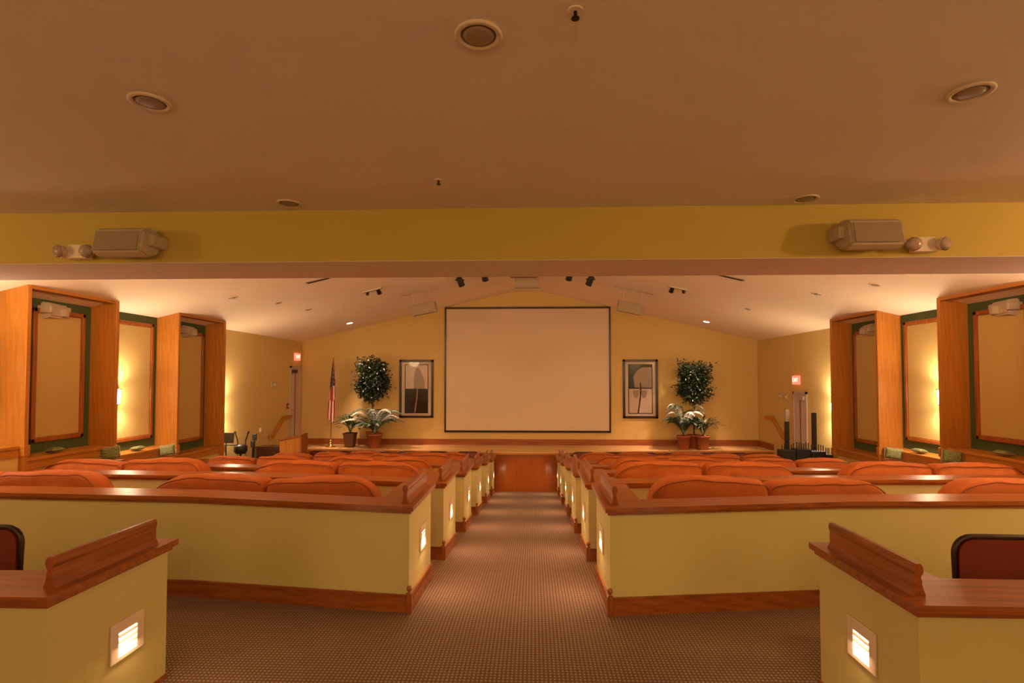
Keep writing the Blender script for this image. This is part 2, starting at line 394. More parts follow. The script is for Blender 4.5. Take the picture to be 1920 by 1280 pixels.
def step_light(loc, rz, label):
    global step_proto
    if step_proto is None:
        t = empty('step_light', (0, 0, 0)); step_proto = t
        # plate: ring of four bars in local YZ, facing +X
        bm = B()
        for (a, b, c, d) in ((-.12, .12, .045, .105), (-.12, .12, -.105, -.080), (-.12, -.066, -.085, .05), (.066, .12, -.085, .05)): box(bm, 0, .011, a, b, c, d, bev=.004)
        obj('plate', bm, M['plate'], t)
        bm = B(); box(bm, 0, .002, -.07, .07, -.083, .048); obj('lens', bm, M['steplens'], t)
        bm = B()
        for k in range(4):
            zz = -.060+k*.030
            extrude(bm, [(.003, -.066, zz), (.003, -.066, zz+.004), (.012, -.066, zz-.006), (.012, -.066, zz-.010)], (0, .132, 0))
        obj('louvre', bm, M['plate'], t)
    else: t = copytree(step_proto)
    t.location = loc; t.rotation_euler = (0, 0, rz)
    props(t, label, 'step light', 'step lights on the half walls')
    return t
for s in (-1, 1):
    side = 'left' if s < 0 else 'right'
    for k, y in enumerate(ROWS):
        half_wall(s, .78, y, OFF if k < 4 else OFFS5, .88 if k < 5 else .75,
                  'cream half wall with oak cap %s of the centre aisle, %s of its six rows' % (side, RO[k]) if k else 'long cream half wall with oak cap %s of the centre aisle, nearest of its six rows' % side)
        yy = y+.5; zz = fz(yy)+.475
        step_light((s*(.78-.0005), yy, zz), PI if s > 0 else 0, 'glowing louvred step light on the %s side of the aisle, %s of its row' % (side, RO[k]))
        lamp('AREA', 'step_lamp', (s*(.78-.03), yy, zz), 2.0, (1, .60, .34), .10, target=(0, yy-.05, zz-.75))
# the two nearest half walls at the back of the hall
def near_wall(s, x0, y0, y1, label):
    t = half_wall(s, x0, y0, [(4.0, .0), (6.02, .0)], y1-y0, label, thick=.22, near=True)
    return t
near_wall(-1, 2.04, 2.40, 3.21, 'half wall corner in the near left foreground with oak cap and step light')
near_wall(1, 1.89, 2.45, 3.27, 'half wall corner in the near right foreground with oak cap and step light')
step_light((-2.0395, 2.89, .40), 0, 'large glowing louvred step light in the near left foreground corner')
step_light((1.8895, 2.86, .44), PI, 'large glowing louvred step light in the near right foreground corner')
lamp('AREA', 'step_lamp', (-2.0, 2.89, .40), .8, (1, .62, .33), .10, target=(-1.2, 2.78, -.3))
lamp('AREA', 'step_lamp', (1.86, 2.86, .44), .8, (1, .62, .33), .10, target=(1.1, 2.86, -.3))

# ------------------------------------------------------------------ sofas
def cushion(wd, dp, ht, r=.07, corner=(0, 0), seed=0, puff=.02, nx=22, ny=8, nz=10):
    """soft block, x centred, y 0..dp, z 0..ht; corner=(left,right) radius of the big top corners"""
    bm = B(); vd = {}
    def P(i, j, k):
        key = (i, j, k)
        if key in vd: return vd[key]
        x = (i/nx-.5)*wd; y = j/ny*dp; z = k/nz*ht
        c = Vector((max(-wd/2+r, min(wd/2-r, x)), max(r, min(dp-r, y)), max(r, min(ht-r, z)))); d = Vector((x, y, z))-c
        p = c+(d.normalized()*r if d.length > 1e-6 else Vector())
        if d.length > 1e-6 and max(abs(d.x), abs(d.y), abs(d.z)) < r*.999 and False: pass
        u = p.x/(wd/2)
        for sg, R in ((-1, corner[0]), (1, corner[1])):
            e = sg*p.x-(wd/2-R)
            if R > 0 and e > 0:
                h = ht-R*.8+R*.8*math.sqrt(max(0, 1-(e/R)**2)); p.z *= h/ht
        p.z += puff*(1-u*u)*(p.z/ht)
        p.y += (-puff if p.y < dp/2 else puff)*(1-u**4)*math.sin(PI*min(1, max(0, p.z/ht)))
        nn = noise.noise(Vector((p.x*4+seed*7, p.y*5, p.z*5)))
        p += Vector((0, nn*.014, nn*.022*(p.z/ht)))
        vd[key] = bm.verts.new(p); return vd[key]
    def quad(a, b, c, d):
        try: bm.faces.new([a, b, c, d])
        except ValueError: pass
    for i in range(nx):
        for j in range(ny):
            for k in (0, nz): quad(P(i, j, k), P(i+1, j, k), P(i+1, j+1, k), P(i, j+1, k))
        for k in range(nz):
            for j in (0, ny): quad(P(i, j, k), P(i+1, j, k), P(i+1, j, k+1), P(i, j, k+1))
    for j in range(ny):
        for k in range(nz):
            for i in (0, nx): quad(P(i, j, k), P(i, j+1, k), P(i, j+1, k+1), P(i, j, k+1))
    return bm
def piping(wd, y, ht, cl, cr, seed):
    bm = B(); pts = []
    N = 26
    for i in range(N+1):
        x = -wd/2+.012+(wd-.024)*i/N; z = ht-.035
        for sg, R in ((-1, cl), (1, cr)):
            e = sg*x-(wd/2-R)
            if R > 0 and e > 0: z = (ht-R*.8+R*.8*math.sqrt(max(0, 1-(e/R)**2)))*(ht-.035)/ht
        u = x/(wd/2); z += .026*(1-u*u); pts.append((x, y, z+noise.noise(Vector((x*4+seed*7, 0, 2)))*.020))
    tube(bm, pts, .006, 6); return bm
def make_sofa(W):
    t = empty('sofa', (0, 0, 0))
    bm = B(); box(bm, -W/2+.05, W/2-.05, .05, .86, .07, .26, bev=.02); obj('base', bm, M['sofa'], t)
    bm = B(); box(bm, -W/2+.10, W/2-.10, .0, .13, .08, .74, bev=.04, seg=3); obj('back_frame', bm, M['sofa'], t, smooth=True)
    for sg in (-1, 1):
        bm = cushion(.20, .82, .52, .08, (0, 0), 3); a = obj('arm', bm, M['sofa'], t, smooth=True, loc=(sg*(W/2-.10), .05, .08))
        w2 = W/2-.18
        bm = cushion(w2, .60, .19, .06, (0, 0), 5+sg); obj('seat_cushion', bm, M['sofa'], t, smooth=True, loc=(sg*w2/2, .27, .25))
        w3 = W/2-.03; cr = (.24, .07) if sg < 0 else (.07, .24)
        bm = cushion(w3, .27, .56, .07, cr, 9+sg, puff=.03); c = obj('back_cushion', bm, M['sofa'], t, smooth=True, loc=(sg*(w3/2+.012), .06, .42))
        bm = piping(w3, -.012, .56, cr[0], cr[1], 9+sg); obj('piping', bm, M['piping'], c)
        for fy in (.12, .8):
            bm = B(); cyl(bm, (sg*(W/2-.14), fy, .046), (sg*(W/2-.14), fy, .08), .022, .03); obj('foot', bm, M['frame'], t)
    return t
big = make_sofa(2.16); small = make_sofa(1.72); first = {id(big): True, id(small): True}
rows_sofa = [
    [(2.30, 4.17, big), (5.05, 4.17, big)], [(2.24, 5.77, big), (5.02, 5.77, big)],
    [(2.22, 7.48, small), (4.24, 7.48, small)], [(2.15, 9.16, small), (4.05, 9.16, small)], [(2.0, 10.92, small), (3.95, 10.92, small)]]
for k, row in enumerate(rows_sofa):
    for s in (-1, 1):
        for j, (x, y, proto) in enumerate(row):
            o = proto if first[id(proto)] else copytree(proto); 
            if first[id(proto)]: first[id(proto)] = False
            yo = .29 if x < 3 else .42
            ys_ = y+yo+.26; slope = math.atan2(fz(ys_+.85)-fz(ys_), .85)
            o.location = (s*x, ys_, fz(ys_)+(-.045 if k == 0 else .0)); o.rotation_euler = (slope, 0, s*random.uniform(-.01, .03))
            for c in o.children:
                if 'back_cushion' in c.name: c.rotation_euler = (random.uniform(-.05, .04), random.uniform(-.02, .02), random.uniform(-.02, .02)); c.location.z = .42+random.uniform(-.015, .02)
            side = 'left' if s < 0 else 'right'
            props(o, 'rust-orange two-cushion sofa in the %s row, %s seat on the %s' % (RO[k] if k < 4 else 'fifth', ('aisle-side', 'wall-side')[j], side), 'sofa', 'rust sofas in rows')

# ------------------------------------------------------------------ banquet chairs
def make_chair():
    t = empty('banquet_chair', (0, 0, 0)); W = .25
    def arch(w_, z0, z1, r=.09, n=6):
        p = [(-w_, z0)]+[(-w_+r-r*math.cos(PI/2*i/n), z1-r+r*math.sin(PI/2*i/n)) for i in range(n+1)]+[(w_-r+r*math.sin(PI/2*i/n), z1-r+r*math.cos(PI/2*i/n)) for i in range(n+1)]+[(w_, z0)]
        return p
    bm = B(); tube(bm, [(x, .03, z) for x, z in arch(W, .30, .93)], .016, 8); obj('back_frame', bm, M['frame'], t, smooth=True)
    bm = B(); extrude(bm, [(x, .008, z) for x, z in arch(W-.012, .50, .918, .08)], (0, .045, 0)); obj('backrest', bm, M['burg'], t)
    bm = cushion(.48, .46, .08, .03, seed=1, nx=10, ny=8, nz=4, puff=.01); obj('seat', bm, M['burg'], t, smooth=True, loc=(0, .05, .41))
    for sx in (-1, 1):
        for sy, yy in ((0, .05), (1, .46)):
            bm = B(); cyl(bm, (sx*.21, yy, .42), (sx*.23, yy+(-.03 if sy == 0 else .02), 0), .013, n=8); obj('leg', bm, M['frame'], t, smooth=True)
    return t
chair = make_chair(); used = False
def put_chair(x, y, rz, label, group='banquet chairs in the front row'):
    global used
    o = copytree(chair) if used else chair; used = True
    o.location = (x, y, fz(y)); sl = math.atan2(fz(y+.4)-fz(y), .4); o.rotation_euler = (sl, 0, rz); props(o, label, 'chair', group); return o
put_chair(-3.10, 3.06, .02, 'dark-framed burgundy chair behind the near left half wall', 'banquet chairs')
put_chair(2.79, 3.06, -.02, 'dark-framed burgundy chair behind the near right half wall', 'banquet chairs')
CN = ['nearest the aisle', 'second from the aisle', 'third from the aisle', 'fourth from the aisle', 'fifth from the aisle', 'farthest from the aisle']
for s in (-1, 1):
    for k in range(6):
        y = 12.80+k*.02; x = 1.40+k*.74
        put_chair(s*x, y, s*.04*k, 'burgundy chair in the row before the stage, %s on the %s' % (CN[k], 'left' if s < 0 else 'right')).scale = (1.06,)*3

# ------------------------------------------------------------------ pillows on the wall ledges and side tables
def pillow_mesh(w_=.42, h_=.30, d_=.14):
    bm = B(); N = 12; g = {}
    for f in (0, 1):
        for i in range(N+1):
            for j in range(N+1):
                u = i/N*2-1; v = j/N*2-1
                k = max(0, (1-u**4)*(1-v**4))**.5*d_/2
                pin = 1-.10*(1-abs(u)**2)*abs(v)**3; pin2 = 1-.10*(1-abs(v)**2)*abs(u)**3
                if f and (i in (0, N) or j in (0, N)): g[f, i, j] = g[0, i, j]
                else: g[f, i, j] = bm.verts.new((u*w_/2*pin2, (k if f else -k), v*h_/2*pin+h_/2))
        for i in range(N):
            for j in range(N): bm.faces.new([g[f, i, j], g[f, i+1, j], g[f, i+1, j+1], g[f, i, j+1]])
    return bm
pp = None
def pillow(x, y, z, rot, label, sc=1):
    global pp
    if pp is None:
        pp = empty('throw_pillow', (0, 0, 0)); obj('pillow_body', pillow_mesh(), M['pillow'], pp, smooth=True)
        bm = B(); pts = [(math.copysign(.205, math.cos(a))*min(1, abs(math.cos(a))*1.5), 0, .15+math.copysign(.146, math.sin(a))*min(1, abs(math.sin(a))*1.5)) for a in [2*PI*i/24 for i in range(25)]]
        tube(bm, pts, .007, 6); obj('piping', bm, M['pillowedge'], pp, smooth=True); o = pp
    else: o = copytree(pp)
    o.location = (x, y, z); o.rotation_euler = rot; o.scale = (sc,)*3; props(o, label, 'pillow', 'sage throw pillows')
for s in (-1, 1):
    side = 'left' if s < 0 else 'right'; oy = 0 if s < 0 else .12
    for k, (y, zt, nm) in enumerate(((7.54, .63, 'second'), (8.74, .51, 'third'))):
        x = s*5.91
        t = empty('side_table', (x, y, fz(y)), 0, 'small oak side table under pillows beside the %s %s pilaster' % (nm, side), 'side table')
        h = zt-fz(y)
        bm = B(); box(bm, -.11, .11, -.13, .13, h-.035, h, bev=.006); obj('tabletop', bm, OAKX, t)
        for a in (-.08, .08):
            for b in (-.10, .10):
                bm = B(); box(bm, a-.02, a+.02, b-.02, b+.02, .0, h-.035); obj('leg', bm, OAKZ, t)
        pillow(x+s*.0, y+.0, zt+.022, (-.12, s*.14, s*-.3), 'standing sage-green patterned pillow before the %s %s pilaster' % (nm, side), .58)
    pillow(s*6.2, 6.86+oy, .865, (-1.45, .0, s*PI/2), 'sage pillow lying flat on the ledge of the first dark %s bay' % side, .45)
    pillow(s*6.2, 8.34+oy, .695, (-1.45, .0, s*PI/2), 'sage pillow lying flat on the lamp-lit %s ledge' % side, .45)

# ------------------------------------------------------------------ ceiling things
def recessed(x, y, z, label, r=.095, lit=False, slope=0):
    t = empty('downlight', (x, y, z), 0, label, 'ceiling light', None if lit else None); t.rotation_euler = (0, slope, 0)
    bm = B(); n = 28
    prof = [(r, 0), (r*1.02, -.006), (r*.98, -.012), (r*.80, -.010), (r*.74, -.001)]
    lathe(bm, prof, n); bmesh.ops.delete(bm, geom=[f for f in bm.faces if len(f.verts) > 4], context='FACES'); obj('trim_ring', bm, M['ring'] if not lit else M['white'], t, smooth=True)
    bm = B(); cyl(bm, (0, 0, -.004), (0, 0, -.001), r*.75, n=24)
    obj('lamp_face', bm, M['downglow'] if lit else mat('unlit_baffle', (.20, .145, .09), .5), t)
    if not lit:
        bm = B(); lathe(bm, [(r*.72, -.005), (r*.5, -.011), (r*.2, -.014)], 20); obj('bulb', bm, mat('unlit_bulb', (.30, .22, .15), .4), t, smooth=True)
for x, y, nm in ((-.03, 2.11, 'unlit recessed ceiling light nearest the camera at top centre'), (-1.73, 2.57, 'unlit recessed ceiling light in the upper left of the near ceiling'),
                 (2.31, 2.62, 'unlit recessed ceiling light in the upper right of the near ceiling'), (-1.74, 4.12, 'unlit recessed light close to the beam, left of centre'), (2.29, 4.15, 'unlit recessed light close to the beam, right of centre')):
    recessed(x, y, 3.2, nm, .095)
sl = math.atan((RZ-EAVE)/(WX-RX))
for x, y, nm in ((-4.97, 8.95, 'small unlit ceiling light over the left sofas, nearest of three'), (-4.70, 10.03, 'small unlit ceiling light over the left sofas, middle of three'), (-4.61, 11.19, 'small unlit ceiling light over the left sofas, farthest of three'),
                 (4.90, 8.99, 'small unlit ceiling light over the right sofas, middle of three'), (4.68, 11.3, 'small unlit ceiling light over the right sofas, farthest of three'), (5.12, 7.84, 'small unlit ceiling light over the right sofas, nearest of three')):
    recessed(x, y, vz(x)-.001, nm, .075, slope=-sl if x < 0 else sl)
for s in (-1, 1):
    recessed(s*4.65, 13.87, vz(4.65)-.001, 'lit ceiling downlight shining above the %s stage plants' % ('left' if s < 0 else 'right'), .10, True, slope=s*sl)
for x, y, nm in ((-.47, 3.67, 'small fire sprinkler on the near ceiling left of centre'), (.35, 1.98, 'small fire sprinkler at the very top of the picture')):
    t = empty('sprinkler', (x, y, 3.2), 0, nm, 'sprinkler')
    bm = B(); cyl(bm, (0, 0, 0), (0, 0, -.006), .03); obj('escutcheon', bm, M['plate'], t)
    bm = B(); cyl(bm, (0, 0, -.006), (0, 0, -.03), .007); cyl(bm, (0, 0, -.03), (0, 0, -.033), .016); obj('sprinkler_head', bm, M['blackmetal'], t)
# ceiling vents and small spotlights on the vault
for s in (-1, 1):
    side = 'left' if s < 0 else 'right'
    t = empty('ceiling_vent', (s*3.57, 9.15, vz(3.57)), 0, 'dark slot ceiling vent just beyond the beam, %s side' % side, 'vent'); t.rotation_euler = (0, s*sl, 0)
    bm = B(); box(bm, -.21, .21, -.05, .05, -.012, 0, bev=.003); obj('vent_frame', bm, M['grille'], t)
    bm = B()
    for k in range(3): box(bm, -.19, .19, -.042+k*.030, -.022+k*.030, -.018, -.010)
    obj('slat', bm, M['frame'], t)
    x = 3.12; y = 10.8
    t = empty('ceiling_spotlight', (s*x, y, vz(x)), 0, 'dark swivel spotlight on the sloping ceiling, %s of the screen' % side, 'spotlight'); t.rotation_euler = (0, s*sl, 0)
    bm = B(); box(bm, -.20, .20, -.035, .035, -.03, 0, bev=.004); obj('mounting_plate', bm, M['white'], t)
    bm = B(); cyl(bm, (-s*.12, 0, -.03), (-s*.12, .07, -.10), .04, .05); cyl(bm, (-s*.12, 0, -.02), (-s*.12, 0, -.05), .015); obj('lamp_head', bm, M['blackmetal'], t)
    bm = B(); cyl(bm, (s*.10, 0, -.03), (s*.13, .05, -.06), .028, .034); obj('lamp_head', bm, M['frame'], t)
# hung speakers
def hung(x, z, rot, label, d):
    y = 12.0
    t = empty('hanging_speaker', (x, y, z), 0, label, 'speaker'); t.rotation_euler = rot
    bm = B(); box(bm, -.28, .28, -.12, .12, -.12, .12, bev=.015); obj('cabinet', bm, M['grille'], t)
    bm = B(); box(bm, -.255, .255, -.128, -.118, -.095, .095, bev=.003); obj('grille', bm, M['grille'], t)
    for a in (-.2, .2):
        bm = B(); cyl(bm, (a, 0, .11), (a, 0, .12+d), .008, n=6); obj('hanger_rod', bm, M['white'], t)
    bm = B(); box(bm, -.45, .45, -.012, .012, .12+d*.8, .14+d*.8); obj('hanger_bar', bm, M['grille'], t)
hung(.05, 3.98, (.12, 0, 0), 'grey speaker hung at the ceiling peak above the screen', .14)
hung(-2.29, 3.40, (.1, -.20, 0), 'tilted grey speaker hung above left of the screen', .32)
hung(2.36, 3.40, (.1, .20, 0), 'tilted grey speaker hung above right of the screen', .32)
# black stage spotlights
for x, z, nm, tl in ((-1.41, 3.91, 'outer black stage spotlight, leftmost of four under the ceiling peak', -.25), (-.87, 4.02, 'short black stage spotlight left of the projector', -.12),
                     (.98, 4.02, 'short black stage spotlight right of the projector', .12), (1.43, 3.91, 'outer black stage spotlight, rightmost of four under the ceiling peak', .25)):
    t = empty('stage_spotlight', (x, 11.5, vz(x)), 0, nm, 'spotlight'); dz = z-vz(x)
    bm = B(); cyl(bm, (0, 0, 0), (0, 0, -.04), .04); cyl(bm, (0, 0, -.03), (0, 0, dz+.05), .012, n=8); obj('mount', bm, M['black'], t)
    bm = B(); cyl(bm, (tl*.06, -.05, dz+.09), (-tl*.18, .05, dz-.07), .062, .070, 16); obj('lamp_body', bm, M['black'], t)
    bm = B(); box(bm, -.095, .095, -.01, .01, dz+.03, dz+.06); obj('yoke', bm, M['blackmetal'], t)
t = empty('projector', (0.0, 10.3, 3.80), 0, 'dark projector at the ceiling peak, only its underside showing below the beam', 'projector')
bm = B(); box(bm, -.27, .27, -.2, .2, -.005, .14, bev=.03, seg=3); obj('body', bm, mat('projector_brown', (.20, .08, .04), .5), t)
bm = B(); cyl(bm, (0, 0, .13), (0, 0, RZ-3.80), .025); obj('ceiling_pole', bm, M['white'], t)
bm = B(); cyl(bm, (.12, .19, .07), (.12, .24, .07), .04); obj('lens', bm, M['black'], t)

# ------------------------------------------------------------------ speakers and emergency lights
def wedge_speaker(parent, sx=1, W=.52):
    """bracketed loudspeaker: cabinet with sloped front, local -Y is the front"""
    bm = B(); P = [(-.0, .11), (-.12, .125), (-.20, .085), (-.235, -.09), (-.15, -.125), (-.0, -.07)]
    vs = extrude(bm, [(-W/2, y, z) for y, z in P], (W, 0, 0))
    bmesh.ops.bevel(bm, geom=bm.edges[:], offset=.018, segments=3, affect='EDGES'); obj('cabinet', bm, M['white'], parent)
    bm = B(); extrude(bm, [(-W/2+.03, -.203, .07), (-W/2+.03, -.237, -.082), (-W/2+.03, -.241, -.080), (-W/2+.03, -.209, .075)], (W-.06, 0, 0)); obj('grille', bm, M['grille'], parent)
    bm = B(); x = sx*(W/2+.015); box(bm, x-.02*0-.03, x+.03, -.15, .03, -.03, .07, bev=.012)
    cyl(bm, (sx*W/2, -.09, .02), (sx*(W/2+.02), -.09, .02), .05); obj('bracket', bm, M['white'], parent)
for s, x, z in ((-1, -3.10, 2.905), (1, 2.78, 2.915)):
    side = 'left' if s < 0 else 'right'
    t = empty('wall_speaker', (x, 4.285, z), 0, 'white angled loudspeaker on the face of the beam, %s side' % side, 'speaker')
    wedge_speaker(t, 1 if s < 0 else -1, .41)
    bm = B(); box(bm, -.03, .03, -.03, .0, -.05, .05); obj('wall_plate', bm, M['white'], t)
    xe = -3.56 if s < 0 else 3.24
    t = empty('emergency_light', (xe, 4.285, 2.855), 0, 'twin-head emergency light on the beam beside the %s loudspeaker' % side, 'emergency light')
    bm = B(); extrude(bm, [(-.09, 0, -.055), (.09, 0, -.055), (.065, 0, .055), (-.065, 0, .055)], (0, -.07, 0)); obj('battery_box', bm, M['plate'], t)
    for a in (-1, 1):
        bm = B(); cyl(bm, (a*.10, -.05, .0), (a*.115, -.10, -.005), .040, .055, 16)
        hd = obj('lamp_head', bm, M['plate'], t, smooth=False)
        bm = B(); cyl(bm, (a*.115, -.101, -.005), (a*.120, -.125, -.006), .055, .035, 16); obj('lens', bm, M['glass'], hd, smooth=True)
for s in (-1, 1):
    side = 'left' if s < 0 else 'right'; oy = 0 if s < 0 else .12
    for y, z, nm in ((7.14, 2.74, 'first'), (9.98, 2.71, 'second')):
        t = empty('wall_speaker', (s*6.33, y+oy, z-.02), s*PI*.5+(-.25 if s > 0 else .25), 'white angled loudspeaker high in the %s dark bay of the %s wall' % (nm, side), 'speaker')
        wedge_speaker(t, 1 if s < 0 else -1, .50)
        bm = B(); box(bm, -.03, .03, -.03, .07, -.05, .05); obj('wall_plate', bm, M['white'], t)

# ------------------------------------------------------------------ screen and framed prints
t = empty('projection_screen', (.02, 15, .33), 0, 'large blank projection screen with thin black frame on the back wall', 'screen')
bm = B(); box(bm, -2.30, 2.30, -.03, -.012, .02, 3.46); obj('screen_cloth', bm, M['screen'], t)
bm = B()
for a in ((-2.33, 2.33, -.05, 0, -.02, .035), (-2.33, 2.33, -.05, 0, 3.45, 3.505), (-2.33, -2.285, -.05, 0, -.02, 3.5), (2.285, 2.33, -.05, 0, -.02, 3.5)): box(bm, *a, bev=.006)
obj('frame', bm, M['pframe'], t)
def picture(cx, label, kind):
    t = empty('framed_print', (cx, 15, .71), 0, label, 'picture'); W, H = .97, 1.64
    bm = B()
    for a in ((-W/2, W/2, 0, .065), (-W/2, W/2, H-.065, H), (-W/2, -W/2+.065, 0, H), (W/2-.065, W/2, 0, H)): box(bm, a[0], a[1], -.04, 0, a[2], a[3], bev=.006)
    obj('frame', bm, M['pframe'], t)
    bm = B(); box(bm, -W/2+.05, W/2-.05, -.015, -.003, .05, H-.05); obj('mat_board', bm, M['mat_card'], t)
    w2 = .335; z0, z1 = .13, H-.13; zm = z0+(z1-z0)*.50
    bm = B()
    for a in ((-w2, w2, z0, z0+.02), (-w2, w2, z1-.02, z1), (-w2, -w2+.02, z0, z1), (w2-.02, w2, z0, z1)): box(bm, a[0], a[1], -.021, -.014, a[2], a[3])
    obj('inner_border', bm, M['artdark'], t)
    def blob(bm, c, rx, rz, y, n=20):
        bm.faces.new([bm.verts.new((c[0]+rx*math.cos(2*PI*i/n)*(1+.12*math.sin(3*2*PI*i/n)), y, c[1]+rz*math.sin(2*PI*i/n))) for i in range(n)])
    bm = B(); box(bm, -w2+.02, w2-.02, -.018, -.014, z0+.02, zm); obj('lower_field', bm, M['artdark'] if kind else M['artpale'], t)
    bm = B(); box(bm, -w2+.02, w2-.02, -.018, -.014, zm, z1-.02); obj('upper_field', bm, M['artpale'] if kind else M['artdark'], t)
    if kind:
        bm = B(); extrude(bm, [(x, -.0195, z) for x, z in ((-.08, zm), (.24, zm), (.22, zm+.25), (.12, zm+.50), (.05, zm+.60), (-.02, zm+.58), (-.06, zm+.40))], (0, .002, 0)); obj('flower', bm, M['artgrey'], t)
    else:
        bm = B(); extrude(bm, [(x, -.0195, z) for x, z in ((-.16, zm+.04), (.31, zm+.03), (.31, zm+.60), (.05, zm+.60), (-.10, zm+.50), (-.19, zm+.35))], (0, .002, 0)); obj('flower', bm, M['artgrey'], t)
        bm = B()
        for c in (-.12, .10): extrude(bm, [(c+.09*math.cos(-PI*i/8), -.0195, zm-.04+.22*math.sin(-PI*i/8)) for i in range(9)], (0, .002, 0))
        obj('petal', bm, M['artgrey'], t)
    bm = B(); st = [(.0+.02*math.sin(k*.5)-.012*k*.5+(.02 if kind else 0), -.021, zm+.18-k*(zm+.16-z0)/8) for k in range(9)]
    extrude(bm, [(x-.018, y, z) for x, y, z in st]+[(x+.018, y, z) for x, y, z in st[::-1]], (0, .002, 0)); obj('stem', bm, M['artgrey'] if kind else M['artdark'], t)
    bm = B(); box(bm, -W/2+.06, W/2-.06, -.025, -.0235, .06, H-.06)
    g = bpy.data.materials.get('picture_glass') or mat('picture_glass', (1, 1, 1), .03, trans=1)
    g.node_tree.nodes['Principled BSDF'].inputs['IOR'].default_value = 1.25
    obj('glass', bm, g, t)
picture(-3.11, 'black-framed tall print, pale above and dark below, left of the screen', 1)
picture(3.17, 'black-framed tall print, dark above and pale below, right of the screen', 0)

# ------------------------------------------------------------------ doors, exit signs, handrails
def door(n, s, y0, y1, z0, z1, closer):
    bm = B()
    for a in ((y0-.05, y0, z0, z1+.05), (y1, y1+.05, z0, z1+.05), (y0-.05, y1+.05, z1, z1+.05)): box(bm, *sorted((s*WX, s*(WX-.03))), a[0], a[1], a[2], a[3])
    f = struct('door_%d' % n, bm, M['door'])
    bm = B(); box(bm, *sorted((s*WX, s*(WX-.015))), y0, y1, z0+.01, z1); lf = obj('door_leaf', bm, mat('door_leaf_%d' % n, (.56, .43, .36), .45), f)
    bm = B(); ym = y0+(y1-y0)*.45; box(bm, *sorted((s*(WX-.015), s*(WX-.022))), ym-.03, ym+.03, z0+.05, z1-.1); obj('door_shade_strip', bm, mat('door_shadow_strip_%d' % n, (.22, .16, .15), .5), f)  # dark strip stands in for shade down the door leaf
    bm = B(); box(bm, *sorted((s*(WX-.015), s*(WX-.07))), y0+.03, y0+.28, z1-.14, z1-.05, bev=.008); obj('door_closer', bm, M['frame'] if closer else M['white'], f)
    bm = B(); yh = y0+.07; cyl(bm, (s*(WX-.015), yh, z0+1.0), (s*(WX-.07), yh, z0+1.0), .012); cyl(bm, (s*(WX-.07), yh, z0+1.0), (s*(WX-.07), yh+.1, z0+1.0), .010); obj('door_handle', bm, M['brass'], f)
door(1, -1, 14.28, 14.80, ST, 2.11, True)
door(2, 1, 12.38, 12.92, fz(12.6), 1.46, False)
FONT = None
def sign_text(parent, txt, size, loc, rot, m):
    cu = bpy.data.curves.new('letters', 'FONT'); cu.body = txt; cu.size = size; cu.extrude = .002; cu.align_x = 'CENTER'; cu.align_y = 'CENTER'
    o = bpy.data.objects.new('letters', cu); COL.objects.link(o); o.parent = parent; o.location = loc; o.rotation_euler = rot; cu.materials.append(m)
    bpy.context.view_layer.update(); me = bpy.data.meshes.new_from_object(o); q = bpy.data.objects.new('letters', me); COL.objects.link(q); q.parent = parent; q.location = loc; q.rotation_euler = rot
    bpy.data.objects.remove(o); bpy.data.curves.remove(cu); q.name = 'letters'
for s, y, z, nm in ((-1, 14.62, 2.42, 'small glowing red exit sign above the left door by the stage'), (1, 12.79, 1.78, 'small glowing red exit sign above the right side door')):
    t = empty('exit_sign', (s*WX, y, z), 0, nm, 'exit sign')
    bm = B(); box(bm, *sorted((0, -s*.05)), -.15, .15, -.10, .10, bev=.006); obj('sign_box', bm, M['red'], t)
    sign_text(t, 'EXIT', .13, (-s*.051, 0, 0), (PI/2, 0, -s*PI/2), M['redtxt'])
for s in (-1, 1):
    side = 'left' if s < 0 else 'right'
    t = empty('handrail', (s*(WX-.06), 13.5, 0), 0, 'sloping oak handrail on the %s wall beside the stage steps' % side, 'handrail')
    yo = 0 if s < 0 else .2
    bm = B(); path = [(-.42+yo, .36), (-.28+yo, .36), (.30+yo, .79), (.72+yo, .79)]
    if s < 0: path = path
    for (ya, za), (yb, zb) in zip(path, path[1:]):
        extrude(bm, [(-.022, ya, za-.045), (.022, ya, za-.045), (.022, ya, za+.045), (-.022, ya, za+.045)], (0, yb-ya, zb-za))
    obj('rail', bm, FINY, t)
    for yy, zz in ((-.2+yo, .40), (.36+yo, .79)):
        bm = B(); cyl(bm, (0, yy, zz-.05), (s*.06, yy, zz-.08), .008); obj('bracket', bm, M['brass'], t)
def wallbox(name, s, y, z, w_, h_, label, cat, m, d=.03):
    t = empty(name, (s*WX, y, z), 0, label, cat)
    bm = B(); box(bm, *sorted((0, -s*d)), -w_/2, w_/2, -h_/2, h_/2, bev=.004); obj('cover', bm, m, t)
    bm = B(); box(bm, *sorted((-s*d, -s*(d+.006))), -w_/5, w_/5, -h_/5, h_/5); obj('button', bm, M['plate'], t)
wallbox('thermostat', -1, 13.33, 1.66, .28, .14, 'white box mounted on the left wall between lamp and door', 'wall box', M['white'])
wallbox('fire_alarm_box', -1, 14.10, 1.08, .10, .14, 'small dark red alarm box beside the left door', 'alarm', mat('alarm_red', (.25, .02, .01), .5))
wallbox('outlet_plate', -1, 12.68, .58, .06, .10, 'small white outlet plate low on the left wall', 'outlet', M['plate'])
wallbox('thermostat', 1, 13.62, 1.38, .16, .12, 'white box on the right wall left of the side door', 'wall box', M['white'])
wallbox('light_switch', 1, 13.32, 1.37, .12, .12, 'small white switch plate beside the right side door', 'switch', M['white'])

